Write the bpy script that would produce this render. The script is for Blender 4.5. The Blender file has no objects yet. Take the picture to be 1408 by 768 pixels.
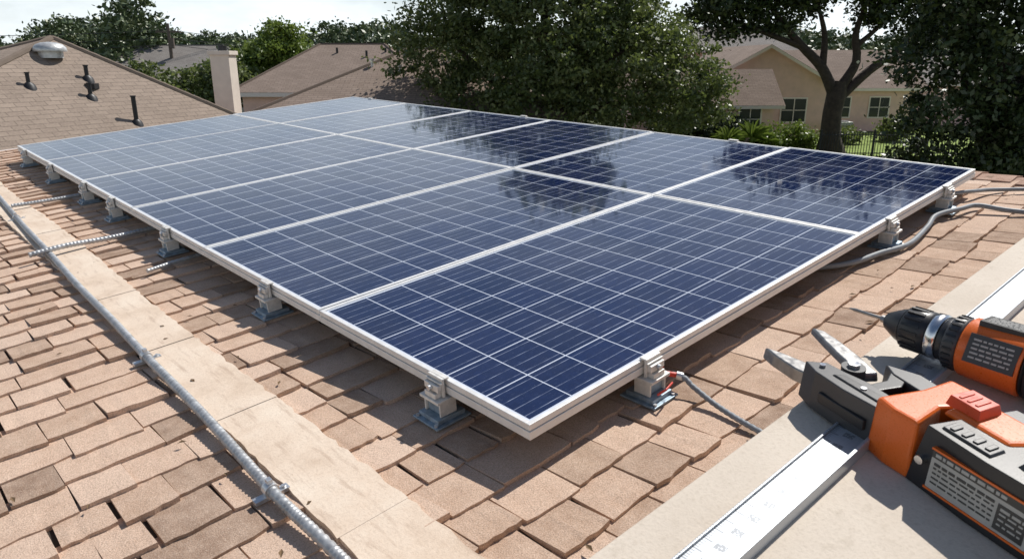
import bpy, math, random
import numpy as np
from mathutils import Vector, Matrix
random.seed(7); rng=np.random.default_rng(7)
sc=bpy.context.scene
# ---------------------------------------------------------------- frames
F=982.0; H=4.3
tt=(384-85)/F; th=math.atan(tt); C=math.cos(th); S=math.sin(th)
def c2w(x,y,z): return Vector((x, z*C-y*S, -z*S-y*C))
d1=c2w(.7317,-.2845,.6194).normalized()
d2=c2w(-.6801,-.2380,.6935); d2=(d2-d1*d2.dot(d1)).normalized()
nn=d1.cross(d2).normalized()
A0=Vector((0,0,H))+c2w(.0415,.348,1.70)
M=Matrix(((d1.x,d2.x,nn.x,A0.x),(d1.y,d2.y,nn.y,A0.y),(d1.z,d2.z,nn.z,A0.z),(0,0,0,1)))
RZ=-.130   # roof surface below panel tops
# ---------------------------------------------------------------- node helpers
def mat(name):
    m=bpy.data.materials.new(name); m.use_nodes=True
    nt=m.node_tree; b=nt.nodes['Principled BSDF']
    return m,nt,b
class N:
    def __init__(s,nt): s.nt=nt
    def n(s,t,**k):
        x=s.nt.nodes.new(t)
        for a,v in k.items(): setattr(x,a,v)
        return x
    def l(s,a,b): s.nt.links.new(a,b)
    def val(s,sock,v):
        if isinstance(v,(int,float)): sock.default_value=v
        elif isinstance(v,(tuple,list)): sock.default_value=tuple(v) if len(v)==4 or sock.type=='VECTOR' else tuple(v)+(1,)
        else: s.l(v,sock)
    def math(s,op,a,b=0.0,c=None,clamp=False):
        x=s.n('ShaderNodeMath',operation=op,use_clamp=clamp)
        s.val(x.inputs[0],a); s.val(x.inputs[1],b)
        if c is not None: s.val(x.inputs[2],c)
        return x.outputs[0]
    def mix(s,f,a,b,bt='MIX'):
        x=s.n('ShaderNodeMix',data_type='RGBA',blend_type=bt)
        s.val(x.inputs[0],f); s.val(x.inputs[6],a); s.val(x.inputs[7],b)
        return x.outputs[2]
    def noise(s,vec,scale,detail=3,rough=.55):
        x=s.n('ShaderNodeTexNoise'); x.inputs['Scale'].default_value=scale
        x.inputs['Detail'].default_value=detail; x.inputs['Roughness'].default_value=rough
        if vec is not None: s.l(vec,x.inputs['Vector'])
        return x.outputs[0]
    def ramp(s,f,stops):
        x=s.n('ShaderNodeValToRGB'); e=x.color_ramp.elements
        while len(e)<len(stops): e.new(.5)
        for i,(p,c) in enumerate(stops):
            e[i].position=p; e[i].color=tuple(c)+(1,) if len(c)==3 else c
        s.val(x.inputs[0],f); return x.outputs[0]
    def mapr(s,f,a,b,c,d):
        x=s.n('ShaderNodeMapRange'); s.val(x.inputs[0],f)
        for i,v in enumerate((a,b,c,d)): x.inputs[i+1].default_value=v
        return x.outputs[0]
    def bump(s,h,strength,dist,b):
        x=s.n('ShaderNodeBump'); x.inputs['Strength'].default_value=strength; x.inputs['Distance'].default_value=dist
        s.l(h,x.inputs['Height']); s.l(x.outputs[0],b.inputs['Normal'])
    def obj(s): return s.n('ShaderNodeTexCoord').outputs['Object']
    def uv(s): return s.n('ShaderNodeTexCoord').outputs['UV']
    def scale(s,vec,sc3):
        x=s.n('ShaderNodeMapping'); s.l(vec,x.inputs[0]); x.inputs['Scale'].default_value=sc3; return x.outputs[0]
    def attr(s,name):
        return s.n('ShaderNodeAttribute',attribute_name=name).outputs['Fac']
def simple(name,col,rough=.5,metal=0.,nsc=40,var=.12,bump=.0,bd=.002):
    m,nt,b=mat(name); k=N(nt)
    f=k.noise(k.obj(),nsc,4)
    lo=tuple(c*(1-var) for c in col); hi=tuple(min(1,c*(1+var)) for c in col)
    k.l(k.ramp(f,[(.3,lo),(.7,hi)]),b.inputs['Base Color'])
    k.l(k.mapr(f,.3,.7,max(0.02,rough-.08),min(1,rough+.08)),b.inputs['Roughness'])
    b.inputs['Metallic'].default_value=metal
    if bump: k.bump(f,bump,bd,b)
    return m
# ---------------------------------------------------------------- materials
def m_shingle(name,cols,gran=260,dark=(.38,.26,.19)):
    m,nt,b=mat(name); k=N(nt); o=k.obj()
    base=k.ramp(k.attr('rnd'),cols)
    big=k.noise(o,1.3,4)
    base=k.mix(k.mapr(big,.38,.72,0,.4),base,dark)
    mid=k.noise(o,14,5,.7)
    base=k.mix(k.mapr(mid,.35,.75,0,.45),base,(.80,.62,.49))
    g=k.noise(o,gran,2,.8)
    base=k.mix(k.mapr(g,.44,.66,.0,.5),base,(.21,.135,.09),'MIX')
    g2=k.noise(o,gran*1.7,2,.8)
    base=k.mix(k.mapr(g2,.56,.70,0,.5),base,(.92,.79,.67))
    k.l(base,b.inputs['Base Color']); b.inputs['Roughness'].default_value=.95
    b.inputs['Specular IOR Level'].default_value=.15
    k.bump(k.math('ADD',g,k.math('MULTIPLY',mid,2.0)),.8,.003,b)
    return m
SH=m_shingle('shingle',[(0,(.28,.185,.13)),(.12,(.43,.295,.21)),(.4,(.58,.40,.29)),(.75,(.67,.48,.36)),(1,(.74,.56,.44))])
CAPM=m_shingle('ridge_shingle',[(0,(.33,.19,.14)),(1,(.45,.28,.21))])
DECK=simple('roof_underlay',(.030,.023,.018),.95)
def m_strip():
    m,nt,b=mat('worn_flashing'); k=N(nt); o=k.obj()
    a=k.noise(o,5,6,.65); c=k.ramp(a,[(.3,(.57,.44,.33)),(.5,(.70,.57,.45)),(.7,(.76,.65,.53))])
    g=k.noise(o,120,3,.8); c=k.mix(k.mapr(g,.5,.75,0,.35),c,(.38,.27,.19))
    s=k.noise(k.scale(o,(14,2,1)),3,5,.7); c=k.mix(k.mapr(s,.54,.70,0,.65),c,(.44,.32,.235))
    k.l(c,b.inputs['Base Color']); b.inputs['Roughness'].default_value=.9
    k.bump(k.math('ADD',g,a),.5,.003,b); return m
STRIP=m_strip()
def m_conc():
    m,nt,b=mat('parapet_concrete'); k=N(nt); o=k.obj()
    a=k.noise(o,3,6,.6); c=k.ramp(a,[(.3,(.57,.49,.40)),(.7,(.69,.61,.515))])
    g=k.noise(o,150,3,.7); c=k.mix(k.mapr(g,.5,.75,0,.4),c,(.42,.35,.27))
    p=k.noise(o,30,5,.7); c=k.mix(k.mapr(p,.56,.75,0,.5),c,(.42,.35,.27))
    k.l(c,b.inputs['Base Color']); b.inputs['Roughness'].default_value=.9
    k.bump(k.math('ADD',g,p),.45,.002,b); return m
CONC=m_conc()
ALU=simple('anodised_frame',(.78,.77,.75),.40,.2,25,.06)
ALU2=simple('mill_aluminium',(.62,.63,.64),.36,.7,60,.15)
BRK=simple('bracket_cast',(.70,.68,.64),.5,.2,60,.12)
STEEL=simple('galvanised_base',(.30,.38,.45),.5,.6,50,.25)
COND=simple('conduit_metal',(.42,.43,.44),.45,.45,30,.25)
CABLE=simple('grey_cable',(.22,.24,.26),.55,0,30,.15)
REDP=simple('red_connector',(.55,.04,.02),.4,0,40,.1)
BACK=simple('backsheet',(.5,.5,.5),.7)
def m_glass():
    m,nt,b=mat('solar_cells'); k=N(nt); uv=k.uv()
    sp=k.n('ShaderNodeSeparateXYZ'); k.l(uv,sp.inputs[0]); x,y=sp.outputs[0],sp.outputs[1]
    def edge(v,w):
        f=k.math('FRACT',v); e=k.math('MINIMUM',f,k.math('SUBTRACT',1.0,f)); return k.math('LESS_THAN',e,w)
    grid=k.math('MAXIMUM',edge(x,.012),edge(y,.013))
    nx=k.attr('ncell')
    om=k.math('MAXIMUM',k.math('MAXIMUM',k.math('LESS_THAN',x,0.),k.math('GREATER_THAN',x,nx)),
              k.math('MAXIMUM',k.math('LESS_THAN',y,0.),k.math('GREATER_THAN',y,6.)))
    grid=k.math('MAXIMUM',grid,om)
    st=k.noise(k.scale(uv,(2.2,26,1)),1.0,4,.7)
    st2=k.noise(k.scale(uv,(7,60,1)),1.0,2,.7)
    bus=edge(k.math('ADD',k.math('MULTIPLY',y,4.0),.5),.034)
    bus=k.math('MULTIPLY',bus,k.mapr(st,.42,.62,.10,.8))
    vo=k.n('ShaderNodeTexVoronoi'); vo.inputs['Scale'].default_value=9; k.l(uv,vo.inputs['Vector'])
    cell=k.mix(vo.outputs['Color'],(.0045,.012,.056),(.0065,.017,.074))
    fl=k.n('ShaderNodeVectorMath',operation='FLOOR'); k.l(uv,fl.inputs[0])
    wn=k.n('ShaderNodeTexWhiteNoise'); k.l(fl.outputs[0],wn.inputs[0])
    cell=k.mix(k.math('MULTIPLY',wn.outputs[0],.4),cell,(.003,.007,.028))
    cell=k.mix(k.mapr(st2,.60,.78,0,.20),cell,(.30,.36,.50))
    c=k.mix(bus,cell,(.33,.38,.50)); c=k.mix(grid,c,(.60,.65,.74))
    d=k.noise(k.obj(),2.2,5,.6); c=k.mix(k.mapr(d,.4,.75,.0,.04),c,(.5,.47,.42))
    k.l(c,b.inputs['Base Color'])
    k.l(k.mapr(d,.35,.7,.03,.09),b.inputs['Roughness']); b.inputs['IOR'].default_value=1.65
    return m
GLASS=m_glass()
def m_roof2(name,c1,c2):
    m,nt,b=mat(name); k=N(nt); uv=k.uv()
    br=k.n('ShaderNodeTexBrick'); k.l(uv,br.inputs['Vector']); br.inputs['Scale'].default_value=1.
    br.inputs['Brick Width'].default_value=.33; br.inputs['Row Height'].default_value=.14; br.inputs['Mortar Size'].default_value=.009
    br.inputs['Color1'].default_value=c1+(1,); br.inputs['Color2'].default_value=c2+(1,); br.inputs['Mortar'].default_value=tuple(v*.55 for v in c1)+(1,)
    n=k.noise(uv,.8,5,.65); c=k.mix(k.mapr(n,.35,.7,0,.5),br.outputs[0],tuple(v*.66 for v in c1))
    g=k.noise(uv,22,3,.7); c=k.mix(k.mapr(g,.45,.7,0,.4),c,tuple(min(1,v*1.35) for v in c2))
    k.l(c,b.inputs['Base Color']); b.inputs['Roughness'].default_value=.95; b.inputs['Specular IOR Level'].default_value=.15
    k.bump(br.outputs[1],-.4,.012,b); return m
RT=m_roof2('tan_roof',(.27,.215,.175),(.33,.265,.215))
RB=m_roof2('brown_roof',(.24,.185,.15),(.30,.235,.195))
RG=m_roof2('grey_roof',(.22,.20,.185),(.28,.26,.24))
WALL=simple('beige_siding',(.70,.49,.44),.85,0,3,.08)
WALL2=simple('cream_wall',(.70,.62,.54),.85,0,3,.08)
TRIM=simple('white_trim',(.76,.68,.64),.7)
WIN=simple('window_glass',(.03,.035,.04),.08)
DARK=simple('dark_metal',(.03,.03,.032),.5,.3)
WOOD=simple('pole_wood',(.14,.11,.09),.9,0,10,.3)
BARK=simple('bark',(.060,.045,.036),.95,0,6,.4,.8,.05)
VENT=simple('galvanised_vent',(.58,.58,.57),.4,.4,10,.2)
def m_leaf(name,cols,trans=.3):
    m,nt,b=mat(name); k=N(nt)
    c=k.ramp(k.attr('rnd'),cols)
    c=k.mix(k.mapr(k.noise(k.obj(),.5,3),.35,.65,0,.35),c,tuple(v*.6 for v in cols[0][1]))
    k.l(c,b.inputs['Base Color']); b.inputs['Roughness'].default_value=.45; b.inputs['Specular IOR Level'].default_value=.45
    if trans>0:
        t=k.n('ShaderNodeBsdfTranslucent'); k.l(k.mix(.5,c,(.22,.29,.05)),t.inputs[0])
        ms=k.n('ShaderNodeMixShader'); ms.inputs[0].default_value=trans
        k.l(b.outputs[0],ms.inputs[1]); k.l(t.outputs[0],ms.inputs[2])
        k.l(ms.outputs[0],nt.nodes['Material Output'].inputs[0])
    return m
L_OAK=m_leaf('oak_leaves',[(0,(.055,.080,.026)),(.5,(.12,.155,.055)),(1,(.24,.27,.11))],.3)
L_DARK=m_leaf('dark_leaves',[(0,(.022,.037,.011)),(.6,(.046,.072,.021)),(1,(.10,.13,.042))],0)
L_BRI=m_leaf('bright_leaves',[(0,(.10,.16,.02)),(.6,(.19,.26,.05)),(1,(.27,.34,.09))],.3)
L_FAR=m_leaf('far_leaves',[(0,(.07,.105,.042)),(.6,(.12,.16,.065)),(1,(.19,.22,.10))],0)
def m_ground():
    m,nt,b=mat('ground_grass'); k=N(nt); o=k.obj()
    c=k.ramp(k.noise(o,.15,6,.6),[(.3,(.06,.075,.03)),(.55,(.10,.12,.05)),(.75,(.19,.16,.10))])
    k.l(c,b.inputs['Base Color']); b.inputs['Roughness'].default_value=1; return m
def m_lawn():
    m,nt,b=mat('lawn_grass'); k=N(nt); o=k.obj()
    c=k.ramp(k.noise(o,1.5,6,.7),[(.3,(.13,.19,.035)),(.6,(.24,.32,.07)),(.8,(.34,.37,.15))])
    k.l(c,b.inputs['Base Color']); b.inputs['Roughness'].default_value=1; return m
# ---------------------------------------------------------------- mesh builder
class MB:
    def __init__(s): s.v=[];s.f=[];s.m=[];s.uv=[];s.sm=[]
    def add(s,vs,fs,m=0,uvs=None,smooth=False,mtx=None):
        o=len(s.v)
        for p in vs: s.v.append(tuple(mtx@Vector(p)) if mtx else tuple(p))
        for i,f in enumerate(fs):
            s.f.append(tuple(o+j for j in f)); s.m.append(m); s.sm.append(smooth)
            s.uv.append(uvs[i] if uvs else [(0,0)]*len(f))
    def box(s,x0,x1,y0,y1,z0,z1,m=0,mtx=None):
        s.add([(x0,y0,z0),(x1,y0,z0),(x1,y1,z0),(x0,y1,z0),(x0,y0,z1),(x1,y0,z1),(x1,y1,z1),(x0,y1,z1)],
              [(0,3,2,1),(4,5,6,7),(0,1,5,4),(1,2,6,5),(2,3,7,6),(3,0,4,7)],m,mtx=mtx)
    def prism(s,poly,z0,z1,m=0,mtx=None,inset=0.):
        n=len(poly); cx=sum(p[0] for p in poly)/n; cy=sum(p[1] for p in poly)/n
        vs=[(x,y,z0) for x,y in poly]+[(cx+(x-cx)*(1-inset),cy+(y-cy)*(1-inset),z1) for x,y in poly]
        fs=[tuple(range(n-1,-1,-1)),tuple(range(n,2*n))]+[(i,(i+1)%n,n+(i+1)%n,n+i) for i in range(n)]
        s.add(vs,fs,m,mtx=mtx)
    def tube(s,pts,rad,m=0,sides=8,mtx=None,smooth=True):
        pts=[Vector(p) for p in pts]; n=len(pts)
        if isinstance(rad,(int,float)): rad=[rad]*n
        vs=[];prev=None
        for i,p in enumerate(pts):
            t=(pts[min(i+1,n-1)]-pts[max(i-1,0)]).normalized()
            if prev is None:
                a=Vector((0,0,1)) if abs(t.z)<.9 else Vector((1,0,0))
                u=t.cross(a).normalized()
            else:
                u=(prev-t*prev.dot(t)).normalized()
            prev=u; w=t.cross(u)
            for j in range(sides):
                q=2*math.pi*j/sides; vs.append(p+(u*math.cos(q)+w*math.sin(q))*rad[i])
        fs=[]
        for i in range(n-1):
            for j in range(sides):
                a=i*sides+j; b=i*sides+(j+1)%sides
                fs.append((a,b,b+sides,a+sides))
        s.add(vs,fs,m,smooth=smooth,mtx=mtx)
        s.add(vs[:sides],[tuple(range(sides-1,-1,-1))],m,mtx=mtx)
        s.add(vs[-sides:],[tuple(range(sides))],m,mtx=mtx)
    def poly(s,pts,m=0):
        P=[Vector(p) for p in pts]; e=(P[1]-P[0]).normalized()
        n=(P[1]-P[0]).cross(P[2]-P[0]).normalized(); u=n.cross(e)
        s.add(pts,[tuple(range(len(pts)))],m,[[((p-P[0]).dot(e),(p-P[0]).dot(u)) for p in P]])
    def build(s,name,mats,mtx=None,parent=None,bevel=0.,rnd=None):
        me=bpy.data.meshes.new(name); me.from_pydata(s.v,[],s.f)
        for m in mats: me.materials.append(m)
        me.polygons.foreach_set('material_index',s.m); me.polygons.foreach_set('use_smooth',s.sm)
        ul=me.uv_layers.new(name='UVMap'); fl=[]
        for u in s.uv:
            for a in u: fl+=[a[0],a[1]]
        ul.data.foreach_set('uv',fl)
        if rnd is not None:
            at=me.attributes.new('rnd','FLOAT','FACE'); at.data.foreach_set('value',rnd)
        me.update(); o=bpy.data.objects.new(name,me); sc.collection.objects.link(o)
        if parent: o.parent=parent
        if mtx is not None: o.matrix_basis=mtx
        if bevel:
            b=o.modifiers.new('bevel','BEVEL'); b.width=bevel; b.segments=3; b.limit_method='ANGLE'; b.angle_limit=math.radians(40)
        return o
def empty(name,loc=(0,0,0)):
    e=bpy.data.objects.new(name,None); sc.collection.objects.link(e); e.location=loc; return e
def catmull(P,step):
    P=[Vector(p) for p in P]; P=[P[0]*2-P[1]]+P+[P[-1]*2-P[-2]]; out=[]
    for i in range(1,len(P)-2):
        n=max(2,int((P[i+1]-P[i]).length/step))
        for j in range(n):
            t=j/n; a,b,c,d=P[i-1:i+3]
            out.append(.5*((2*b)+(c-a)*t+(2*a-5*b+4*c-d)*t*t+(3*b-3*c+d-a)*t**3))
    out.append(P[-2]); return out
# ---------------------------------------------------------------- own roof
own=empty('shingle_roof_house')
U0,U1,V0,V1=-4.6,3.68,-4.0,6.95
def shingles(name,u0,u1,v0,v1,m,parent,mtx):
    mb=MB(); rnd=[]; v=v0; ex=.134; row=0
    while v<v1:
        u=u0-random.random()*.2; rowz=random.uniform(0,.001)
        wob=random.uniform(-.004,.004)
        while u<u1:
            w=random.choice((.12,.15,.17,.2,.24))*random.uniform(.93,1.07)
            gap=random.choice((.002,.004,.005,.007,.012)); ua=u; ub=min(u+w-gap,u1)
            if ub-ua>.02:
                lift=random.choice((0,0,.001,.003,.007)); tk=.014+lift+random.uniform(-.002,.003)
                ov=random.choice((0,0,.004,-.006,.010,.018)) # stagger of butt edge
                ns=6; top=[];bk=[];bot=[]
                sk=random.uniform(-.008,.008); tl=random.uniform(-.003,.004)
                for i in range(ns+1):
                    t=i/ns; uu=ua+(ub-ua)*t; e=random.uniform(-.0032,.0032)
                    if i in (0,ns): e+=random.uniform(0,.004)
                    vf=v-ov-.006+e+wob+sk*(t-.5)
                    top.append((uu+random.uniform(-.0015,.0015),vf,tk+tl*t+random.uniform(-.001,.001)+rowz)); bot.append((uu,vf+.001,-.004))
                    bk.append((uu+sk*.4,v+ex+.03,.0035+rowz))
                vs=top+bk+bot+[(ua,v+ex+.03,-.004),(ub,v+ex+.03,-.004)]; n=ns+1; fs=[]
                for i in range(ns):
                    fs.append((i,i+1,n+i+1,n+i)); fs.append((2*n+i,2*n+i+1,i+1,i))
                fs.append((2*n,0,n,3*n)); fs.append((2*n+ns,3*n+1,n+ns,ns))
                mb.add(vs,fs,0)
                r=random.random(); r=r if random.random()>.05 else 0
                rnd+= [r]*len(fs)
            u+=w
        v+=ex; row+=1
    return mb.build(name,[m],mtx,parent,rnd=rnd)
RM=M@Matrix.Translation((0,0,RZ-.013))
shingles('shingles',U0,U1,V0,V1,SH,own,RM)
mb=MB(); mb.box(U0,U1,V0,V1,-.12,0); mb.build('roof_deck',[DECK],RM,own)
# other slope, beyond the ridge
mb=MB(); u2=U1+4.6; dz=-1.1
mb.poly([(U1+.0,V1,.0),(U1,V0,0),(u2,V0,dz),(u2,V1,dz)][::-1],0)
mb.build('roof_far_slope',[RT],RM,own)
mb=MB(); rnd=[]; v=V0
while v<V1:
    j=random.uniform(-.006,.006); z=.012
    vs=[(U1-.13+j,v,.012+.012),(U1+.0,v,z+.018),(U1+.13,v,.0+.004),(U1-.13+j,v+.24,.012),(U1,v+.24,z+.004),(U1+.13,v+.24,-.009),
        (U1-.13+j,v,.0),(U1-.13+j,v+.24,0),(U1+.13,v,-.04)]
    mb.add(vs,[(0,1,4,3),(1,2,5,4),(6,0,3,7),(6,8,2,1,0)]); rnd+=[random.random()]*4; v+=.17
mb.build('ridge_cap',[CAPM],RM,own,rnd=rnd)
# walls below
mb=MB(); iu,iv=.4,.3
def rw(u,v,w=-.13): return RM@Vector((u,v,w))
cs=[rw(U0+iu,V0+iv),rw(U1,V0+iv),rw(u2-iu,V0+iv,dz-.05),rw(u2-iu,V1-iv,dz-.05),rw(U1,V1-iv),rw(U0+iu,V1-iv)]
for i in range(6):
    a,b=cs[i],cs[(i+1)%6]; mb.add([(a.x,a.y,0),(b.x,b.y,0),b,a],[(0,1,2,3)],0)
mb.build('walls',[WALL],None,own)
mb=MB(); mb.box(U0,U1,V1+.002,V1+.03,-.16,.012); mb.box(U0-.03,U0-.002,V0,V1+.03,-.16,.012); mb.build('fascia',[TRIM],RM,own,bevel=.003)
# worn flashing strip
mb=MB(); v=-1.6
while v<5.3:
    L=random.uniform(.45,.8); n=int(L/.03); la=[];ra=[]
    for i in range(n+1):
        vv=v+L*i/n; la.append((-.462+random.uniform(-.003,.003)+.004*math.sin(vv*3),vv)); ra.append((-.285+random.uniform(-.006,.006)+.008*math.sin(vv*2.1+1),vv))
    z0=random.uniform(.0235,.0255)
    vs=[];fs=[]
    for i in range(n+1):
        vs+= [(la[i][0],la[i][1],z0),((la[i][0]+ra[i][0])/2,la[i][1],z0+random.uniform(.0,.001)),(ra[i][0],ra[i][1],z0),(la[i][0],la[i][1],0),(ra[i][0],ra[i][1],0)]
    for i in range(n):
        a=i*5;b=a+5; fs+=[(a,a+1,b+1,b),(a+1,a+2,b+2,b+1),(a+3,a,b,b+3),(a+2,a+4,b+4,b+2)]
    fs+=[(3,4,2,1,0)]
    mb.add(vs,fs,0,smooth=False); v+=L+random.uniform(.002,.005)
mb.build('flashing_strip',[STRIP],RM,own)
# small debris: twigs and loose granule clumps / fallen leaves on the shingles
mb=MB(); rnd=[]
for i in range(420):
    u=random.uniform(-2.2,3.4); v=random.uniform(-1.0,6.0)
    if u>0 and v>0: continue
    a=random.uniform(0,6.28); s=random.uniform(.006,.016); z=.024
    c,d=math.cos(a)*s,math.sin(a)*s
    mb.add([(u-c,v-d,z),(u+d*.4,v-c*.4,z+.003),(u+c,v+d,z+.001),(u-d*.4,v+c*.4,z+.004)],[(0,1,2,3)]); rnd.append(random.random())
mb.build('fallen_leaves',[simple('dry_leaf',(.16,.10,.05),.9)],RM,own,rnd=rnd)
# ---------------------------------------------------------------- panels
PW=[(0.,1.853,12),(1.853,3.2385,9)]; PR=1.0251
def panel_mesh(a,b,nx):
    mb=MB(); t=.0135
    for (y0,y1) in ((0,t),(b-t,b)): mb.box(0,a,y0,y1,-.017,0,0)
    for (x0,x1) in ((0,t),(a-t,a)): mb.box(x0,x1,t,b-t,-.017,0,0)
    for (y0,y1) in ((-.002,.012),(b-.012,b+.002)): mb.box(-.002,a+.002,y0,y1,-.042,-.0195,0)
    for (x0,x1) in ((-.002,.012),(a-.012,a+.002)): mb.box(x0,x1,.012,b-.012,-.042,-.0195,0)
    for (y0,y1) in ((.004,.010),(b-.010,b-.004)): mb.box(.004,a-.004,y0,y1,-.0195,-.017,0)
    for (x0,x1) in ((.004,.010),(a-.010,a-.004)): mb.box(x0,x1,.010,b-.010,-.0195,-.017,0)
    mg=.007; cx=(a-2*t-2*mg)/nx; cy=(b-2*t-2*mg)/6
    def uv(x,y): return ((x-t-mg)/cx,(y-t-mg)/cy)
    q=[(t,t),(a-t,t),(a-t,b-t),(t,b-t)]
    mb.add([(x,y,-.004) for x,y in q],[(0,1,2,3)],1,[[uv(x,y) for x,y in q]])
    mb.add([(x,y,-.012) for x,y in q],[(3,2,1,0)],2)
    return mb
for ci,(a0,a1,nx) in enumerate(PW):
    src=None
    for r in range(6):
        T=M@Matrix.Translation((a0+.003,r*PR+.003,random.uniform(-.0015,.001)))@Matrix.Rotation(random.uniform(-.0025,.0025),4,'X')@Matrix.Rotation(random.uniform(-.0015,.0015),4,'Y')
        if src is None:
            w=a1-a0-.007; o=panel_mesh(w,PR-.007,nx).build('solar_panel',[ALU,GLASS,BACK],T,None,bevel=.001)
            at=o.data.attributes.new('ncell','FLOAT','FACE'); at.data.foreach_set('value',[float(nx)]*len(o.data.polygons)); src=o
        else:
            o=src.copy(); o.matrix_basis=T; sc.collection.objects.link(o)
        o.name='solar_panel'
for v in (.355,1.41,2.5,3.4,4.0,4.9,5.8):
    mb=MB(); mb.box(.012,3.21,v-.02,v+.02,-.070,-.0445,0); mb.box(.012,3.21,v-.026,v+.026,-.079,-.0705,0)
    mb.build('mounting_rail',[ALU2],M,None,bevel=.002)
def bracket():
    mb=MB(); z0=RZ
    mb.box(-.012,.004,-.032,.032,.0015,.007,0)
    mb.box(.0045,.013,-.032,.032,-.050,.007,0)
    mb.box(.0135,.028,-.030,.030,-.030,-.010,0)
    mb.box(.0135,.020,-.034,.034,-.008,-.003,0)
    mb.box(.0135,.034,-.024,.024,-.050,-.034,0)
    mb.tube([(.0285,0,-.020),(.038,0,-.020)],.0085,2,6,smooth=False)
    mb.box(-.030,.040,-.042,.042,-.060,-.0505,0)
    mb.box(-.026,.030,-.036,-.030,z0+.027,-.0605,0); mb.box(-.026,.030,.030,.036,z0+.027,-.0605,0)
    mb.box(-.020,.022,-.0295,.0295,z0+.027,-.0605,1)
    mb.box(-.060,.060,-.056,.056,z0+.006,z0+.0125,1)
    mb.box(-.048,.046,-.044,.044,z0+.0128,z0+.0265,1)
    for y in (-.044,.044): mb.tube([(.052,y*.95,z0+.0125),(.052,y*.95,z0+.018)],.006,2,6,smooth=False)
    return mb
bsrc=None
def put_bracket(u,v,ang):
    global bsrc
    T=M@Matrix.Translation((u,v,0))@Matrix.Rotation(ang,4,'Z')
    if bsrc is None: bsrc=bracket().build('mounting_bracket',[BRK,STEEL,ALU2],T,None,bevel=.0015); return
    o=bsrc.copy(); o.name='mounting_bracket'; o.matrix_basis=T; sc.collection.objects.link(o)
for v in (.355,1.41,2.5,3.4,4.0,4.9,5.8): put_bracket(-.001,v,math.pi)
for u in (.467,2.13,2.80): put_bracket(u,-.001,-math.pi/2)
for v in (1.41,3.4,5.8): put_bracket(3.236,v,0)
mb=MB(); mb.box(.52,.58,.03,.07,RZ+.030,RZ+.057,0); mb.tube([(.51,.02,RZ+.055),(.53,-.02,RZ+.058),(.548,-.035,RZ+.052)],.008,0,8); mb.tube([(.548,-.035,RZ+.052),(.558,-.050,RZ+.048)],.012,1,10)
mb.tube([(.44,-.05,RZ+.04),(.45,-.07,RZ+.060),(.5,-.055,RZ+.055)],.0035,0,6)
mb.build('cable_connector',[REDP,ALU2],M,None,bevel=.002)
def conduit(name,P,r,m,ribbed=True,straps=()):
    pts=catmull(P,.0045 if ribbed else .02)
    rad=[r*(1.0 if (i//2)%2==0 else .86) for i in range(len(pts))] if ribbed else r
    mb=MB(); mb.tube(pts,rad,0,10,smooth=True)
    for v in straps:
        p=min(pts,key=lambda q:abs(q.y-v)); 
        mb.tube([p+Vector((0,-.012,0)),p+Vector((0,.012,0))],r*1.28,1,14)
        mb.box(p.x-r*3.0,p.x+r*3.0,p.y-.011,p.y+.011,RZ+.004,RZ+.0135,1)
        mb.tube([(p.x+r*2.2,p.y,RZ+.0135),(p.x+r*2.2,p.y,RZ+.019)],.006,1,6,smooth=False)
        mb.box(p.x-.006,p.x+.006,p.y-.008,p.y+.008,p.z+r*1.2,p.z+r*1.2+.012,1)
    return mb.build(name,[m,ALU2],M)
zc=RZ+.022
conduit('electrical_conduit',[(-.50,-1.6,zc),(-.497,-.6,zc),(-.493,.09,zc),(-.496,.354,zc+.002),(-.478,.85,zc),(-.4725,1.348,zc),(-.463,1.8,zc+.002),(-.456,2.305,zc),(-.439,2.927,zc+.004),(-.42,3.7,zc),(-.387,4.634,zc),(-.36,5.6,zc),(-.36,6.8,zc)],.0145,COND,True,(.38,1.36,3.9))
conduit('electrical_conduit',[(-.525,2.905,zc+.024),(-.36,2.925,zc+.024),(-.15,2.95,zc+.006),(.12,2.975,zc),(.6,2.98,zc)],.0135,COND)
conduit('electrical_conduit',[(-.39,4.16,zc+.02),(-.15,4.18,zc+.006),(.12,4.2,zc),(.5,4.2,zc)],.012,COND)
conduit('electrical_conduit',[(-.19,2.26,zc+.002),(.0,2.30,zc),(.5,2.34,zc)],.010,COND)
conduit('grey_cable',[(.50,.25,RZ+.03),(.52,.1,RZ+.035),(.552,-.04,RZ+.050),(.55,-.09,RZ+.035),(.539,-.16,RZ+.018),(.52,-.24,RZ+.014),(.502,-.33,RZ+.014),(.47,-.5,RZ+.014),(.46,-.75,RZ+.014)],.0085,CABLE,True)
conduit('grey_cable',[(1.35,.35,zc),(1.50,.2,zc),(1.62,.128,zc),(1.72,.05,zc),(1.83,.0,zc),(1.98,-.03,zc),(2.17,-.075,zc),(2.45,-.05,zc),(2.62,-.03,zc+.01),(2.80,-.08,zc+.01),(2.90,-.12,zc+.01),(2.93,-.25,zc),(2.99,-.5,zc),(3.1,-1.2,zc)],.0115,CABLE,False)
conduit('grey_cable',[(3.0,.5,zc+.03),(2.95,.1,zc+.025),(3.1,-.02,zc+.02),(3.30,-.10,zc),(3.48,-.4,zc),(3.52,-1.0,zc)],.010,CABLE,False)
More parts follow.
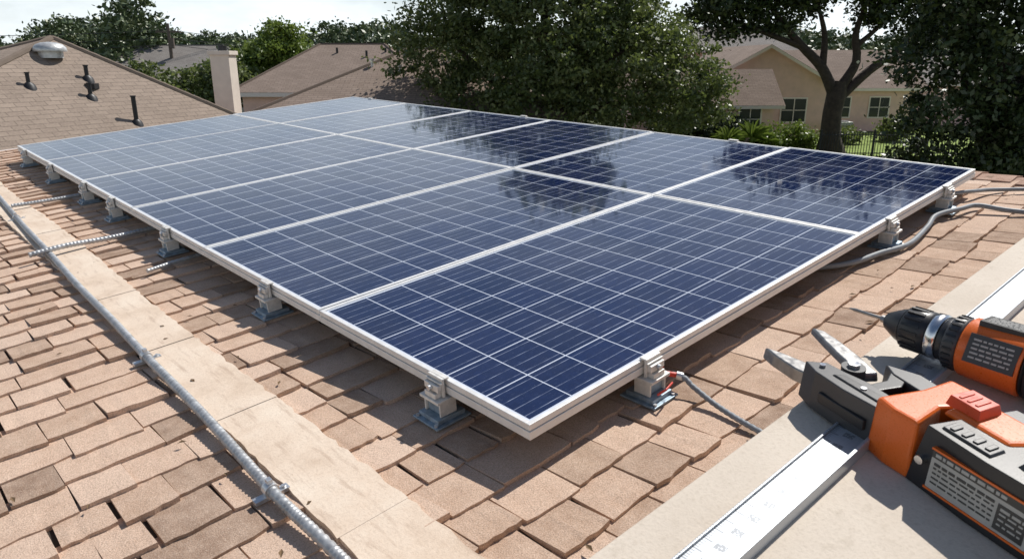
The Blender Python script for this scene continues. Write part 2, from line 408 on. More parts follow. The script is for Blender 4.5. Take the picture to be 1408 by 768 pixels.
# ---------------------------------------------------------------- parapet & ruler
PZ=.25
mb=MB(); mb.box(-1.3,3.4,-1.2,0,RZ-.25,0,0); mb.build('concrete_parapet',[CONC],M@Matrix.Translation((0,-.575,PZ))@Matrix.Rotation(-.034,4,'Z'),None,bevel=.010)
def m_rule():
    m,nt,b=mat('ruler_aluminium'); k=N(nt); o=k.obj()
    sp=k.n('ShaderNodeSeparateXYZ'); k.l(o,sp.inputs[0]); x,y=sp.outputs[0],sp.outputs[1]
    def tick(n,w): 
        f=k.math('FRACT',k.math('MULTIPLY',x,n)); return k.math('LESS_THAN',f,w)
    a=k.math('MULTIPLY',tick(200.,.30),k.math('GREATER_THAN',y,.020))
    b2=k.math('MULTIPLY',tick(40.,.10),k.math('GREATER_THAN',y,.013))
    nb=k.noise(k.scale(o,(260,300,1)),1,1,.6)
    fx=k.math('FRACT',k.math('MULTIPLY',x,25.))
    num=k.math('MULTIPLY',k.math('MULTIPLY',k.math('LESS_THAN',k.math('ABSOLUTE',k.math('SUBTRACT',fx,.5)),.17),k.math('LESS_THAN',k.math('ABSOLUTE',k.math('SUBTRACT',y,.000)),.008)),k.math('GREATER_THAN',nb,.42))
    t=k.math('MAXIMUM',k.math('MAXIMUM',a,b2),num)
    br=k.noise(k.scale(o,(3,300,1)),1,3,.6)
    c=k.mix(k.math('MULTIPLY',t,.6),k.mix(br,(.40,.43,.46),(.52,.55,.59)),(.07,.07,.075))
    k.l(c,b.inputs['Base Color']); b.inputs['Metallic'].default_value=.4; b.inputs['Roughness'].default_value=.40; return m
mb=MB(); mb.box(-1.0,1.75,-.027,.027,.001,.012,0); mb.box(-1.0,1.75,-.033,-.0272,.0,.022,0); mb.box(-1.0,1.75,.0272,.031,.0,.016,0)
mb.build('metal_ruler',[m_rule()],M@Matrix.Translation((0,-.695,PZ))@Matrix.Rotation(-.03,4,'Z'),None,bevel=.001)
# ---------------------------------------------------------------- tools
ORG=simple('orange_plastic',(.72,.135,.015),.32,0,400,.04,.1,.0004)
BLK=simple('black_plastic',(.020,.020,.022),.38,0,500,.12,.2,.0004)
GRY=simple('grey_plastic',(.045,.045,.048),.42,0,500,.10,.2,.0004)
TST=simple('tool_steel',(.27,.265,.26),.36,.8,80,.2)
CHR=simple('chrome_ring',(.7,.7,.7),.2,1.,60,.08)
LBL=simple('label_print',(.38,.37,.35),.45,0,60,.1)
LBD=simple('label_dark',(.04,.04,.04),.4)
RED=simple('red_button',(.66,.07,.02),.34)
TM=[BLK,ORG,GRY,TST,CHR,LBL,LBD,RED]
def toolmtx(u,v,w,du,dv,s=(1,1,1)):
    return M@Matrix.Translation((u,v,w))@Matrix.Rotation(math.atan2(dv,du),4,'Z')@Matrix.Diagonal((s[0],s[1],s[2],1))
def lbl_lines(mb,x0,x1,rows,ztop,dz,y,m,T=None,hh=.0022):
    for i in range(rows):
        x=x0
        while x<x1:
            w=random.uniform(.003,.012); mb.box(x,min(x+w,x1),y-.0005,y+.0002,ztop-i*dz-(.0015 if i<1 else 0),ztop-i*dz+hh,m,T); x+=w+random.uniform(.0015,.003)
# drill
root=empty('cordless_drill'); root.matrix_basis=toolmtx(.436,-.534,PZ,-.120,-.993,(1.24,1.24,1.24))
zc=.050
mb=MB(); ax=lambda x,dy=0,dz=0:(x,dy,zc+dz)
mb.tube([ax(-.005),ax(.004),ax(.055)],[.001,.0030,.0030],3,8); mb.tube([ax(.05),ax(.062)],.006,3,6,smooth=False)
mb.build('drill_bit',TM,None,root)
mb=MB(); mb.tube([ax(.058),ax(.061),ax(.080),ax(.088)],[.011,.014,.025,.028],0,28)
mb.tube([ax(.0882),ax(.091),ax(.127),ax(.130)],[.027,.032,.034,.031],0,32)
for i in range(18):
    q=2*math.pi*i/18; T=Matrix.Translation((0,0,zc))@Matrix.Rotation(q,4,'X'); mb.box(.094,.120,-.0020,.0020,.0315,.0348,0,T)
mb.build('chuck',TM,None,root)
mb=MB(); mb.tube([ax(.1302),ax(.132),ax(.144),ax(.146)],[.031,.0355,.0355,.033],4,32)
mb.tube([ax(.1462),ax(.148),ax(.156)],[.031,.034,.034],0,32)
mb.build('ring',TM,None,root)
mb=MB(); mb.tube([ax(.1565),ax(.159),ax(.176),ax(.179)],[.036,.040,.041,.038],2,36)
for i in range(26):
    q=2*math.pi*i/26; T=Matrix.Translation((0,0,zc))@Matrix.Rotation(q,4,'X'); mb.box(.161,.174,-.0016,.0016,.039,.0422,0,T)
mb.build('clutch_collar',TM,None,root)
mb=MB(); 
def rbody(x0,x1,r0,r1,m): mb.tube([ax(x0),ax(x0+.003),ax(x1-.003),ax(x1)],[r0-.003,r0,r1,r1-.003],m,40)
rbody(.1795,.262,.0445,.0475,1); rbody(.2625,.268,.046,.046,0); rbody(.2685,.335,.0475,.0450,0); rbody(.3355,.360,.044,.036,1)
for a in (-8,66):
    T=Matrix.Translation((0,0,zc))@Matrix.Rotation(math.radians(a),4,'X')
    mb.box(.194,.258,-.021,.021,.0405,.0486,6,T)
    for i in range(5):
        x=.200
        while x<.250:
            w=random.uniform(.004,.012); mb.box(x,min(x+w,.252),.013-.0065*i-.0013,.013-.0065*i+.0013,.0486,.0489,5,T); x+=w+.002
for a in range(0,360,30):
    T=Matrix.Translation((0,0,zc))@Matrix.Rotation(math.radians(a),4,'X'); mb.box(.290,.322,-.0025,.0025,.044,.0474,1,T)
mb.build('motor_body',TM,None,root,bevel=.0012)
mb=MB(); mb.prism([(.225,.03),(.30,.03),(.315,.10),(.335,.165),(.262,.165),(.245,.10)],.026,.072,0); mb.prism([(.235,.166),(.36,.166),(.365,.235),(.228,.235)],.008,.086,1,inset=.05)
mb.box(.207,.2245,.045,.075,.036,.060,7); mb.build('handle',TM,None,root,bevel=.006)
# big cutting tool
root=empty('cordless_cable_cutter'); root.matrix_basis=toolmtx(.245,-.495,PZ,-.375,-.927,(1.16,1.06,1.10))
mb=MB()
mb.prism([(0,-.058),(.03,-.064),(.08,-.066),(.135,-.055),(.16,-.02),(.15,.0),(.11,-.018),(.07,-.034),(.03,-.045)],.022,.046,3,inset=.05)
mb.prism([(0,.048),(.05,.028),(.10,.010),(.16,-.008),(.17,.02),(.12,.037),(.06,.052),(.02,.057)],.047,.062,3,inset=.05)
mb.tube([(.145,-.008,.02),(.145,-.008,.068)],.018,2,24); mb.tube([(.145,-.008,.068),(.145,-.008,.074)],.010,4,6,smooth=False)
mb.build('cutting_jaws',TM,None,root,bevel=.003)
mb=MB()
mb.prism([(.095,-.066),(.13,-.078),(.19,-.082),(.262,-.076),(.262,-.030),(.195,-.026),(.15,-.034),(.115,-.036)],.004,.070,2,inset=.09)
mb.prism([(.185,-.0255),(.205,-.0255),(.212,.018),(.196,.050),(.168,.057),(.172,.04),(.188,.012)],.012,.062,0,inset=.04)
mb.prism([(.15,.050),(.178,.034),(.262,.024),(.262,.064),(.20,.072)],.006,.064,2,inset=.08)
mb.prism([(.232,-.0255),(.262,-.0255),(.262,.0235),(.240,.0235)],.006,.060,0)
mb.prism([(.15,-.062),(.245,-.064),(.245,-.044),(.16,-.046)],.0685,.0725,0,inset=.1)
for x,y in ((.128,-.055),(.205,-.054),(.245,.045)): mb.tube([(x,y,.06),(x,y,.0745 if y<0 else .068)],.0045,4,10)
mb.prism([(.150,-.0835),(.235,-.0835),(.235,-.074),(.150,-.074)],.026,.044,0)
mb.build('head',TM,None,root,bevel=.008)
mb=MB()
mb.prism([(.240,-.080),(.275,-.088),(.315,-.086),(.300,-.02),(.318,.03),(.330,.066),(.250,.066),(.252,.0)],.0,.088,1,inset=.07)
mb.prism([(.305,-.030),(.40,-.036),(.415,-.0),(.40,.034),(.315,.040)],.084,.096,1,inset=.12)
mb.build('orange_collar',TM,None,root,bevel=.009)
mb=MB()
mb.prism([(.3105,-.084),(.40,-.092),(.55,-.092),(.57,-.02),(.55,.072),(.335,.066)],.001,.092,0,inset=.10)
mb.prism([(.425,-.062),(.53,-.062),(.53,.045),(.43,.04)],.090,.099,2,inset=.10)
mb.prism([(.335,-.070),(.405,-.074),(.405,-.046),(.335,-.042)],.089,.0955,2,inset=.1)
for i in range(4): mb.box(.345+i*.015,.352+i*.015,-.067,-.050,.0955,.0975,0)
mb.build('battery_housing',TM,None,root,bevel=.009)
mb=MB()
mb.prism([(.300,-.016),(.350,-.020),(.350,.024),(.304,.028)],.094,.109,7,inset=.14)
for i in range(3): mb.box(.312+i*.011,.317+i*.011,-.010,.016,.1085,.1105,7)
mb.build('slide_button',TM,None,root,bevel=.0025)
mb=MB(); T=Matrix.Translation((0,-.0915,.0))@Matrix.Rotation(math.radians(-5),4,'X')
mb.box(.345,.470,-.0030,.004,.016,.070,5,T); mb.box(.345,.470,-.0036,-.0031,.060,.0700,6,T); mb.box(.343,.472,-.0040,.003,.0703,.0730,1,T)
mb.box(.343,.472,-.0040,.003,.0130,.0157,1,T); mb.box(.432,.466,-.0036,-.0031,.020,.054,6,T)
lbl_lines(mb,.350,.428,5,.052,.0068,-.0032,6,T); lbl_lines(mb,.350,.440,1,.0645,.006,-.0038,5,T,.003); lbl_lines(mb,.436,.463,4,.048,.007,-.0038,5,T)
mb.build('label_plate',TM,None,root)
mb=MB()
for x in (.330,.487,.53): mb.tube([(x,-.080,.045),(x,-.0925,.045)],.006,4,10)
mb.build('screws',TM,None,root)
# ---------------------------------------------------------------- leaves
def leaves(name,P,size,m,parent=None,seed=1,upb=.5,colrnd=None):
    r=np.random.default_rng(seed); n=len(P)
    nr=r.normal(size=(n,3)); nr[:,2]+=upb; nr/=np.linalg.norm(nr,axis=1)[:,None]
    a=r.normal(size=(n,3)); a-=nr*(a*nr).sum(1)[:,None]; a/=np.linalg.norm(a,axis=1)[:,None]; b=np.cross(nr,a)
    s=size*r.uniform(.6,1.3,size=(n,1))
    V=np.empty((n,4,3)); V[:,0]=P-a*s; V[:,1]=P-b*s*.55+a*s*.1; V[:,2]=P+a*s; V[:,3]=P+b*s*.55+a*s*.1
    me=bpy.data.meshes.new(name); me.vertices.add(n*4); me.vertices.foreach_set('co',V.ravel())
    me.loops.add(n*4); me.loops.foreach_set('vertex_index',np.arange(n*4,dtype=np.int32))
    me.polygons.add(n); me.polygons.foreach_set('loop_start',np.arange(0,n*4,4,dtype=np.int32)); me.polygons.foreach_set('loop_total',np.full(n,4,dtype=np.int32))
    at=me.attributes.new('rnd','FLOAT','FACE'); at.data.foreach_set('value',(r.uniform(size=n) if colrnd is None else np.clip(colrnd+r.normal(size=n)*.18,0,1)).astype(np.float32))
    me.materials.append(m); me.update(calc_edges=True)
    o=bpy.data.objects.new(name,me); sc.collection.objects.link(o)
    if parent: o.parent=parent
    return o
def crown_pts(clumps,dens=40,per=70,sig=.26,seed=1,flat=.8):
    r=np.random.default_rng(seed); out=[];cr=[]
    for (x,y,z,R) in clumps:
        k=int(R*R*dens); d=r.normal(size=(k,3)); d/=np.linalg.norm(d,axis=1)[:,None]
        rad=R*r.uniform(.35,1.0,size=(k,1))**.6*(1+.22*r.normal(size=(k,1))*.6)
        c=d*rad; c[:,2]*=flat; c+=np.array([x,y,z])
        for i in range(k):
            s=sig*r.uniform(.5,1.4); n=int(per*r.uniform(.5,1.4))
            p=r.normal(size=(n,3))*s; p[:,2]*=.55
            out.append(c[i]+p); cr.append(np.full(n,r.uniform(.05,.9)))
    return np.concatenate(out),np.concatenate(cr)
def tree(name,trunk,limbs,clumps,leafm,size,dens,per,sig,seed,barkm=BARK,upper=None):
    e=empty(name); mb=MB(); mb.tube(trunk[0],trunk[1],0,12)
    for p,rr in limbs: mb.tube(catmull(p,.35),list(np.linspace(rr[0],rr[1],len(catmull(p,.35)))),0,8)
    mb.build('trunk',[barkm],None,e)
    P,c=crown_pts(clumps,dens,per,sig,seed); leaves('crown',P,size,leafm,e,seed,colrnd=c)
    if upper:
        P,c=crown_pts(upper,9,38,.5,seed+50); leaves('upper_crown',P,.24,leafm,e,seed,colrnd=c)
    return e
cl=[(-1.5,24,7.2,2.1),(-2.3,24,4.7,1.7),(-1.2,23.2,3.2,1.4),(0.8,23.5,8.0,2.4),(1.0,22.5,5.2,2.3),(2.8,24,7.0,2.1),(3.3,22.8,4.6,1.9),(5.3,23.5,3.9,1.4),(4.3,24,5.3,1.2),(.6,22,3.0,1.5),(4.9,22.8,2.9,1.2),(2.6,22.4,2.8,1.3),(-.6,23,5.6,1.6),(6.2,23.6,3.1,.9)]
tree('oak_tree',([(1.4,24,-.1),(1.35,24,.8),(1.5,24,2.0),(1.4,24,3.4)],[.5,.38,.33,.28]),
 [([(1.4,24,1.9),(0,23.8,3.2),(-1.8,24,4.8),(-2.2,24,6)],(.2,.04)),([(1.4,24,2.6),(2.6,23.8,4),(4.2,23.8,5),(5.6,23.6,4.6)],(.2,.04)),([(1.4,24,3),(1.1,23.8,5),(.8,23.6,7.5)],(.24,.05)),([(1.45,24,2.2),(3,23,3),(4.8,23,3.2)],(.14,.03)),([(1.45,24,3.),(2.3,24,5),(3,24,7)],(.18,.04))],
 cl,L_OAK,.075,40,62,.22,3,upper=[(1.2,24,9.8,1.9)])
cl=[(9.6,35,7.3,1.7),(11.4,36,8.2,2.1),(13.6,35.5,8.4,2.2),(16,36,8.8,2.4),(18.5,35.5,8.2,2.2),(20.5,36,8.0,2.2),(12.3,36,6.4,1.2),(17.3,36,6.9,1.4),(20.9,36,6.3,1.5),(14.2,37,6.9,1.1),(9.0,35.5,6.1,.9),(19.5,36,5.6,1.),(10.6,35.5,6.0,.9)]
tree('oak_tree',([(15.9,36,-.1),(15.8,36,.7),(15.75,36,1.9),(15.85,36,2.8),(15.9,36,3.4)],[.75,.5,.44,.46,.34]),
 [([(15.8,36,2.6),(15.0,36,4.0),(13.9,36,5.0),(12.9,36,6.0),(11.5,36,7.6)],(.30,.08)),([(15.0,36,4.0),(14.9,36,5.6),(14.2,36,7.4)],(.2,.06)),([(15.9,36,2.9),(16.6,36,4.3),(16.4,36,5.6),(16.9,36,7.6)],(.28,.08)),
  ([(15.9,36,2.5),(17.3,36,3.9),(18.8,36,5.0),(19.9,36,6.6),(20.6,36,8.2)],(.26,.08)),([(13.9,36,5.0),(12.0,35.8,5.6),(10.2,35.6,6.3),(9.2,35.4,7.2)],(.15,.04)),([(18.8,36,5.0),(20.4,36,5.4),(21.9,36,6.0)],(.14,.04)),([(16.5,36,5),(17.6,36,6.1),(18.2,36,7.6)],(.14,.04))],
 cl,L_DARK,.12,22,50,.34,5,upper=[(11.5,36.5,10.8,2.6),(15,37,12,3.2),(19,36.5,11.4,3.2),(13.5,37,14.2,2.8),(17.5,37,15,3.0),(22,37,10.5,2.8),(9.2,36,9.4,1.8),(21.5,37,14,2.6)])
cl=[(12.8,21,6.8,2.0),(14.9,21,6.6,2.3),(12.1,21,4.7,1.4),(14.1,20.5,4.2,2.1),(12.5,20.6,2.7,1.4),(14.8,20,2.2,1.9),(12.0,21.4,1.3,1.0),(13.5,20.2,.9,1.4),(17.0,21,5,2.5),(16.5,20.5,2.2,2.2)]
tree('cedar_elm_tree',([(14.0,21.3,-.1),(14.0,21.3,2),(14.1,21.3,4.5)],[.4,.3,.2]),[([(14.0,21.3,2),(13.0,21.2,3.6),(12.6,21,5.6)],(.18,.05)),([(14.1,21.3,3),(15.2,21.2,5),(15.2,21,6.6),(14.6,21,9)],(.18,.05))],cl,L_DARK,.09,30,56,.26,9,upper=[(13.6,21,9.0,2.2),(16.3,21,9.2,2.4),(14.8,21.3,11.4,2.4),(17.5,21,11.5,2.2),(15.6,21,13.2,1.9)])
tree('ash_tree',([(-15.6,50,0),(-15.6,50,3)],[.25,.15]),[([(-15.6,50,2),(-14.6,50,4.4)],(.12,.04))],[(-15.6,50,4.8,1.9),(-14.2,50,4.1,1.5),(-17.2,50,4.3,1.4),(-15.4,50,6,1.2),(-18,49,3.2,1.6)],L_BRI,.13,30,60,.3,11)
r=np.random.default_rng(21); cl=[]
for i in range(150):
    Y=r.uniform(62,105); m=r.uniform(-.85,.95); hgt=r.uniform(.030,.048)*Y*(1+.2*math.sin(m*23))+3.6
    if -.62<m<-.48: hgt+=1.6
    R=r.uniform(2.2,3.6); cl.append((m*Y,Y,hgt-R*.75,R)); cl.append((m*Y+r.uniform(-2,2),Y-1,(hgt-R)*.5,R))
P,c=crown_pts(cl,8,42,.5,22,.85); leaves('distant_trees',P,.24,L_FAR,None,23,colrnd=c)
cl=[]
for i in range(14):
    x=-30+i*2.1+r.uniform(-.6,.6); cl.append((x,47+r.uniform(-2,2),2.0+r.uniform(-.5,1.5),r.uniform(1.4,2.1)))
P,c=crown_pts(cl,22,50,.33,24); leaves('hedge_trees',P,.14,L_OAK,None,25,colrnd=c)
def shrub(cl,m,seed,name='garden_shrub',size=.09):
    P,c=crown_pts(cl,60,60,.2,seed,.8); leaves(name,P,size,m,None,seed,colrnd=c)
shrub([(13.2,37,.5,.8),(14.4,37,.55,.75),(15.2,37.3,.4,.6)],L_BRI,31)
shrub([(9.8,37,.9,1.1),(11.2,37.4,.8,1.0),(8.3,37,1.2,1.3)],L_DARK,32)
shrub([(17.2,38.5,.45,.6),(18.3,39.5,.4,.6),(21.5,41,.6,.9)],L_OAK,33)
mb=MB(); 
for (px,py,hh) in ((11.9,36,1.6),(10.6,35.6,1.3),(12.6,36.2,1.1)):
    for i in range(46):
        a=random.uniform(0,6.28); L=random.uniform(.7,1.1)*hh*.8; el=random.uniform(.2,1.3); d=Vector((math.cos(a)*math.cos(el),math.sin(a)*math.cos(el),math.sin(el)))
        p0=Vector((px,py,hh*.45)); p1=p0+d*L*.6; p2=p0+d*L+Vector((0,0,-L*.25)); s=Vector((-math.sin(a),math.cos(a),0))*.045
        mb.add([p0-s,p0+s,p1+s,p2,p1-s],[(0,1,2,3,4)])
    mb.tube([(px,py,0),(px,py,hh*.5)],.09,0,8)
mb.build('yucca_plant',[L_BRI],rnd=[random.random() for _ in mb.f])
# ---------------------------------------------------------------- ground
def sheet(name,x0,x1,y0,y1,z,m):
    mb=MB(); mb.add([(x0,y0,z),(x1,y0,z),(x1,y1,z),(x0,y1,z)],[(0,1,2,3)]); return mb.build(name,[m])
sheet('ground',-1500,1500,-600,2400,0,m_ground())
sheet('lawn',9,32,30,46.5,.004,m_lawn())
# ---------------------------------------------------------------- houses
def hip_house(name,cx,cy,hl,hw,ang,ze,zr,rh,roofm,wallm,extras=None):
    e=empty(name,(cx,cy,0)); R=Matrix.Rotation(math.radians(ang),4,'Z')
    q=lambda x,y,z:tuple(R@Vector((x,y,z)))
    a,b,c,d=q(-hl,-hw,ze),q(hl,-hw,ze),q(hl,hw,ze),q(-hl,hw,ze); r0,r1=q(-rh,0,zr),q(rh,0,zr)
    mb=MB(); mb.poly([a,b,r1,r0]); mb.poly([b,c,r1]); mb.poly([c,d,r0,r1]); mb.poly([d,a,r0]); mb.build('roof',[roofm],None,e)
    mb=MB()
    for p,s in ((a,r0),(b,r1),(c,r1),(d,r0)): 
        P=[Vector(p)+(Vector(s)-Vector(p))*t/8+Vector((0,0,-.01)) for t in range(9)]; mb.tube(P,.07,0,6,smooth=False)
    mb.tube([Vector(r0)+Vector((0,0,-.01)),Vector(r1)+Vector((0,0,-.01))],.07,0,6,smooth=False); mb.build('hip_caps',[roofm],None,e)
    mb=MB(); mb.box(-hl+.5,hl-.5,-hw+.5,hw-.5,0,ze-.05,0,R)
    mb.box(-hl,hl,-hw,-hw+.04,ze-.2,ze-.01,1,R); mb.box(-hl,hl,hw-.04,hw,ze-.2,ze-.01,1,R); mb.box(-hl,-hl+.04,-hw+.04,hw-.04,ze-.2,ze-.01,1,R); mb.box(hl-.04,hl,-hw+.04,hw-.04,ze-.2,ze-.01,1,R)
    mb.box(-hl+.04,hl-.04,-hw+.04,hw-.04,ze-.12,ze-.06,1,R)
    x=-hl+1.6
    while x<hl-2:
        mb.box(x-.06,x+1.16,-hw+.455,-hw+.499,.85,2.1,1,R); mb.box(x,x+1.1,-hw+.44,-hw+.454,.9,2.05,2,R); x+=3
    mb.build('walls',[wallm,TRIM,WIN],None,e); return e,R
e=empty('tan_roof_house'); Np,Rp,Fp,Lp,Ap=(-11,10,2.5),(-6.6,20,2.5),(-13.1,24.2,2.5),(-18.3,13.6,2.5),(-11,18,4.86)
mb=MB(); mb.poly([Np,Rp,Ap]); mb.poly([Rp,Fp,Ap]); mb.poly([Fp,Lp,Ap]); mb.poly([Lp,Np,Ap]); mb.build('roof',[RT],None,e)
mb=MB()
for p in (Np,Rp,Fp,Lp):
    P=[Vector(p)+(Vector(Ap)-Vector(p))*t/40+Vector((0,0,-.03)) for t in range(41)]; mb.tube(P,[.085 if i%2 else .078 for i in range(41)],0,8,smooth=False)
mb.build('hip_caps',[RT],None,e)
mb=MB(); cen=sum((Vector(p) for p in (Np,Rp,Fp,Lp)),Vector())/4
W=[Vector(p)+(cen-Vector(p)).normalized()*.6 for p in (Np,Rp,Fp,Lp)]
for i in range(4):
    a,b=W[i],W[(i+1)%4]; mb.add([(a.x,a.y,0),(b.x,b.y,0),(b.x,b.y,2.48),(a.x,a.y,2.48)],[(0,1,2,3)],0)
    a,b=[Vector(p) for p in ((Np,Rp,Fp,Lp)[i],(Np,Rp,Fp,Lp)[(i+1)%4])]; mb.add([(a.x,a.y,2.3),(b.x,b.y,2.3),(b.x,b.y,2.49),(a.x,a.y,2.49)],[(0,1,2,3)],1)
mb.build('walls',[WALL,TRIM],None,e)
mb=MB(); c0=Vector((-10.65,17.28,4.38)); mb.tube([c0,c0+Vector((0,0,.16))],.26,0,24); 
pr=[(.34,.14),(.35,.17),(.33,.24),(.27,.30),(.16,.34),(.03,.355)]
mb.tube([c0+Vector((0,0,z)) for r_,z in pr],[r_ for r_,z in pr],0,24); mb.build('dome_vent',[VENT],None,e)
mb=MB()
for x,y,z,h,rr in ((-10.37,15.88,3.78,.28,.04),(-9.91,17.31,3.9,.30,.045),(-9.58,16.75,3.5,.32,.045),(-8.68,16.86,2.93,.60,.05)):
    mb.tube([(x,y,z-.1),(x,y,z+h)],rr,0,14); mb.tube([(x,y,z-.1),(x,y,z+.04),(x,y,z+.10)],[.16,.12,rr+.01],0,14); mb.tube([(x,y,z+h),(x,y,z+h+.03)],rr+.012,0,14)
mb.box(-9.83,-9.60,17.0,17.2,3.70,3.82,0); mb.build('pipe_vents',[DARK],None,e)
e,_=hip_house('brown_roof_house',-3.2,27,5.3,5,0,2.6,4.75,.5,RB,WALL)
mb=MB(); mb.box(-6.1,-5.52,-4.0,-3.35,0,4.5,0); mb.box(-6.15,-5.47,-4.05,-3.30,4.5,4.62,0); mb.tube([(-5.8,-3.68,4.62),(-5.8,-3.68,4.78)],.14,1,12); mb.build('chimney',[WALL2,DARK],None,e,bevel=.01)
mb=MB()
for x,y,z in ((-1.6,-1.4,4.2),(-.6,-1.8,4.0),(1.0,-1,4.4)): mb.tube([(x,y,z-.3),(x,y,z+.16)],.05,0,10); mb.tube([(x,y,z+.14),(x,y,z+.20)],.10,0,10)
mb.build('roof_vents',[VENT],None,e)
e,_=hip_house('brown_roof_house',-8.5,40,5,5,0,2.9,5.2,1.7,RB,WALL)
mb=MB()
for x,y,z in ((-.6,-1,4.8),(1.0,-1.4,4.65),(1.9,-.9,4.8)): mb.tube([(x,y,z-.2),(x,y,z+.2)],.06,0,10)
mb.build('roof_vents',[DARK],None,e)
hip_house('grey_roof_house',-27,62,8,5,8,3.0,5.6,3,RG,WALL2)
hip_house('grey_roof_house',18.5,66,5.5,5,-8,5.2,7.2,2,RG,WALL)
hip_house('grey_roof_house',30,56,6,5,0,2.9,4.9,2,RG,WALL)
e=empty('beige_gable_house')
def gable(mb,x0,x1,y0,y1,ze,zr,axis,ov=.45):
    if axis=='Y':
        xm=(x0+x1)/2; s=(zr-ze)/(xm-x0)
        mb.add([(x0,y0,0),(x1,y0,0),(x1,y0,ze),(xm,y0,zr),(x0,y0,ze)],[(0,1,2,3,4)],0); mb.add([(x0,y1,0),(x1,y1,0),(x1,y1,ze),(xm,y1,zr),(x0,y1,ze)],[(4,3,2,1,0)],0)
        mb.add([(x0,y0,0),(x0,y1,0),(x0,y1,ze),(x0,y0,ze)],[(3,2,1,0)],0); mb.add([(x1,y0,0),(x1,y1,0),(x1,y1,ze),(x1,y0,ze)],[(0,1,2,3)],0)
        for sx,xe in ((-1,x0-ov),(1,x1+ov)):
            zz=ze-s*ov; a,b=(xe,y0-ov,zz+.06),(xe,y1+ov,zz+.06); c,d=(xm,y1+ov,zr+.06),(xm,y0-ov,zr+.06)
            mb.poly([b,a,d,c] if sx<0 else [a,b,c,d],1)
            mb.add([(xe,y0-ov-.002,zz+.05),(xm,y0-ov-.002,zr+.05),(xm,y0-ov-.002,zr-.14),(xe,y0-ov-.002,zz-.14)],[(0,1,2,3)],2)
            mb.add([(xe,y0-ov,zz-.1),(xe,y1+ov,zz-.1),(xe,y1+ov,zz+.05),(xe,y0-ov,zz+.05)],[(0,1,2,3)],2)
            mb.add([(xe,y0-ov,zz+.02),(xe,y1+ov,zz+.02),(xm,y1+ov,zr+.02),(xm,y0-ov,zr+.02)],[(0,1,2,3)],2)
    else:
        ym=(y0+y1)/2; s=(zr-ze)/(ym-y0)
        mb.add([(x0,y0,0),(x1,y0,0),(x1,y0,ze),(x0,y0,ze)],[(0,1,2,3)],0); mb.add([(x0,y1,0),(x1,y1,0),(x1,y1,ze),(x0,y1,ze)],[(3,2,1,0)],0)
        for xx in (x0,x1): mb.add([(xx,y0,0),(xx,y1,0),(xx,y1,ze),(xx,ym,zr),(xx,y0,ze)],[(0,1,2,3,4)],0)
        for sy,ye in ((-1,y0-ov),(1,y1+ov)):
            zz=ze-s*ov; a,b=(x0-ov,ye,zz+.06),(x1+ov,ye,zz+.06); c,d=(x1+ov,ym,zr+.06),(x0-ov,ym,zr+.06)
            mb.poly([a,b,c,d] if sy<0 else [b,a,d,c],1)
            mb.add([(x0-ov,ye,zz-.12),(x1+ov,ye,zz-.12),(x1+ov,ye,zz+.05),(x0-ov,ye,zz+.05)],[(0,1,2,3)],2)
            mb.add([(x0-ov,ye,zz+.02),(x1+ov,ye,zz+.02),(x1+ov,ym,zr+.02),(x0-ov,ym,zr+.02)],[(0,1,2,3)],2)
mb=MB(); gable(mb,11.2,18.6,43.5,54,3.2,5.2,'Y'); mb.build('main_block',[WALL,RB,TRIM],None,e)
mb=MB(); gable(mb,14.9,26,47.2,54.5,2.9,5.0,'X'); mb.build('side_block',[WALL,RB,TRIM],None,e)
mb=MB(); gable(mb,6.4,14.0,39.2,43.4,2.35,3.85,'X'); mb.build('garage_wing',[WALL,RB,TRIM],None,e)
mb=MB()
for x0,x1,y,z0,z1 in ((12.2,13.3,39.2,.75,1.95),(8.6,10.6,39.2,.1,2.0),(16.0,17.4,43.5,.9,2.2),(20.5,21.7,47.2,.9,2.1),(23,24.2,47.2,.9,2.1)):
    mb.box(x0-.09,x1+.09,y-.05,y-.003,z0-.09,z1+.09,1); mb.box(x0,x1,y-.065,y-.051,z0,z1,0); mb.box((x0+x1)/2-.025,(x0+x1)/2+.025,y-.08,y-.066,z0,z1,1); mb.box(x0,x1,y-.08,y-.066,(z0+z1)/2-.02,(z0+z1)/2+.02,1)
mb.build('windows',[WIN,TRIM],None,e)
mb=MB(); mb.box(18.9,19.8,42.3,43.2,.1,.95,0); mb.box(18.8,19.9,42.2,43.3,.01,.1,1)
for i in range(9): mb.box(18.88,19.82,42.28,42.299,.18+i*.08,.22+i*.08,1)
mb.tube([(19.35,42.75,.95),(19.35,42.75,1.0)],.36,1,20); mb.build('air_conditioner',[VENT,DARK],bevel=.01)
mb=MB(); x=14.5
while x<24: mb.box(x-.012,x+.012,33.99,34.014,0,1.15); x+=.13
mb.box(14.5,24,33.98,34.02,.15,.19); mb.box(14.5,24,33.98,34.02,1.0,1.04)
for x in (14.5,17,19.5,22,24): mb.box(x-.04,x+.04,33.96,34.04,0,1.25)
mb.build('iron_fence',[DARK])
e=empty('utility_pole'); mb=MB(); mb.tube([(-27.3,60,0),(-27.3,60,7.2)],[.17,.12],0,10); mb.box(-28.3,-26.3,59.9,60.02,6.5,6.62); 
for x in (-28.1,-27.7,-26.5): mb.tube([(x,59.95,6.62),(x,59.95,6.8)],.05,0,8)
mb.tube([(-27.05,59.8,5.3),(-27.05,59.8,6.1)],.2,0,12)
mb.build('pole',[WOOD],None,e); mb=MB()
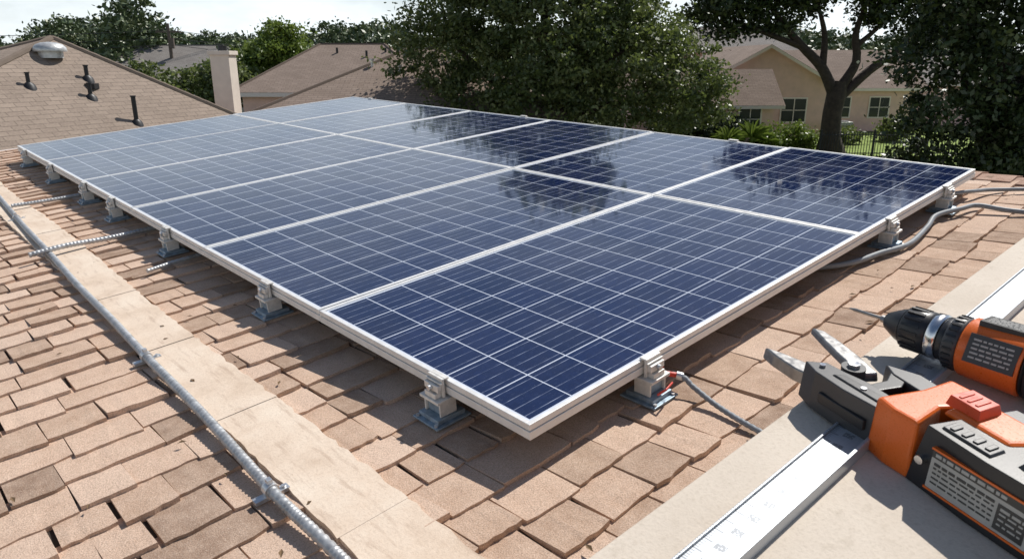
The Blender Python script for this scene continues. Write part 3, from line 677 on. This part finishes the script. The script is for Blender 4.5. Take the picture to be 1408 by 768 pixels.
for z,x2,z2 in ((6.7,-5,6.0),(6.1,-5,5.4),(5.6,-6,4.7)):
    for (xa,ya,za,xb,yb,zb) in ((-27.3,60,z,x2,75,z2),(-27.3,60,z,-60,50,z)):
        mb.tube([(xa+(xb-xa)*t/12,ya+(yb-ya)*t/12,za+(zb-za)*t/12-1.0*4*(t/12)*(1-t/12)*.6) for t in range(13)],.02,0,4)
mb.build('wires',[DARK],None,e)
# ---------------------------------------------------------------- light
sv=(M.to_3x3()@Vector((.20,.03,.205))).normalized()
el=math.asin(sv.z); az=math.atan2(sv.x,sv.y)
sd=bpy.data.lights.new('sun','SUN'); sd.energy=5.0; sd.angle=math.radians(.5); sd.color=(1,.96,.90)
so=bpy.data.objects.new('sun',sd); sc.collection.objects.link(so); so.rotation_euler=sv.to_track_quat('Z','Y').to_euler(); so.location=(0,0,30)
w=bpy.data.worlds.new('World'); sc.world=w; w.use_nodes=True; k=N(w.node_tree); bg=w.node_tree.nodes['Background']
sky=k.n('ShaderNodeTexSky',sky_type='NISHITA'); sky.sun_disc=False; sky.sun_elevation=el; sky.sun_rotation=az; sky.air_density=1.0; sky.dust_density=.6; sky.ozone_density=1.5
g=k.n('ShaderNodeTexCoord').outputs['Generated']
sp=k.n('ShaderNodeSeparateXYZ'); k.l(g,sp.inputs[0])
nz=k.noise(k.scale(g,(1,1,3.0)),3.2,7,.6)
low=k.mapr(sp.outputs[2],.05,.50,1.0,.0)          # hazy clouds bank near the horizon, clear overhead
cf=k.math('MULTIPLY',k.mapr(nz,.36,.60,.45,.97),low)
col=k.mix(cf,sky.outputs[0],(13.0,14.0,14.6))
k.l(col,bg.inputs[0]); bg.inputs[1].default_value=.08
# ---------------------------------------------------------------- camera
cd=bpy.data.cameras.new('camera'); co=bpy.data.objects.new('camera',cd); sc.collection.objects.link(co)
cd.sensor_width=36; cd.lens=F/1408*36; cd.clip_start=.05; cd.clip_end=5000
co.location=(0,0,H); co.rotation_euler=(math.pi/2-th,0,0)
cd.dof.use_dof=True; cd.dof.focus_distance=3.4; cd.dof.aperture_fstop=13
sc.camera=co
sc.view_settings.view_transform='Standard'; sc.view_settings.look='None'; sc.view_settings.exposure=0
print('sun el',math.degrees(el),'az',math.degrees(az))
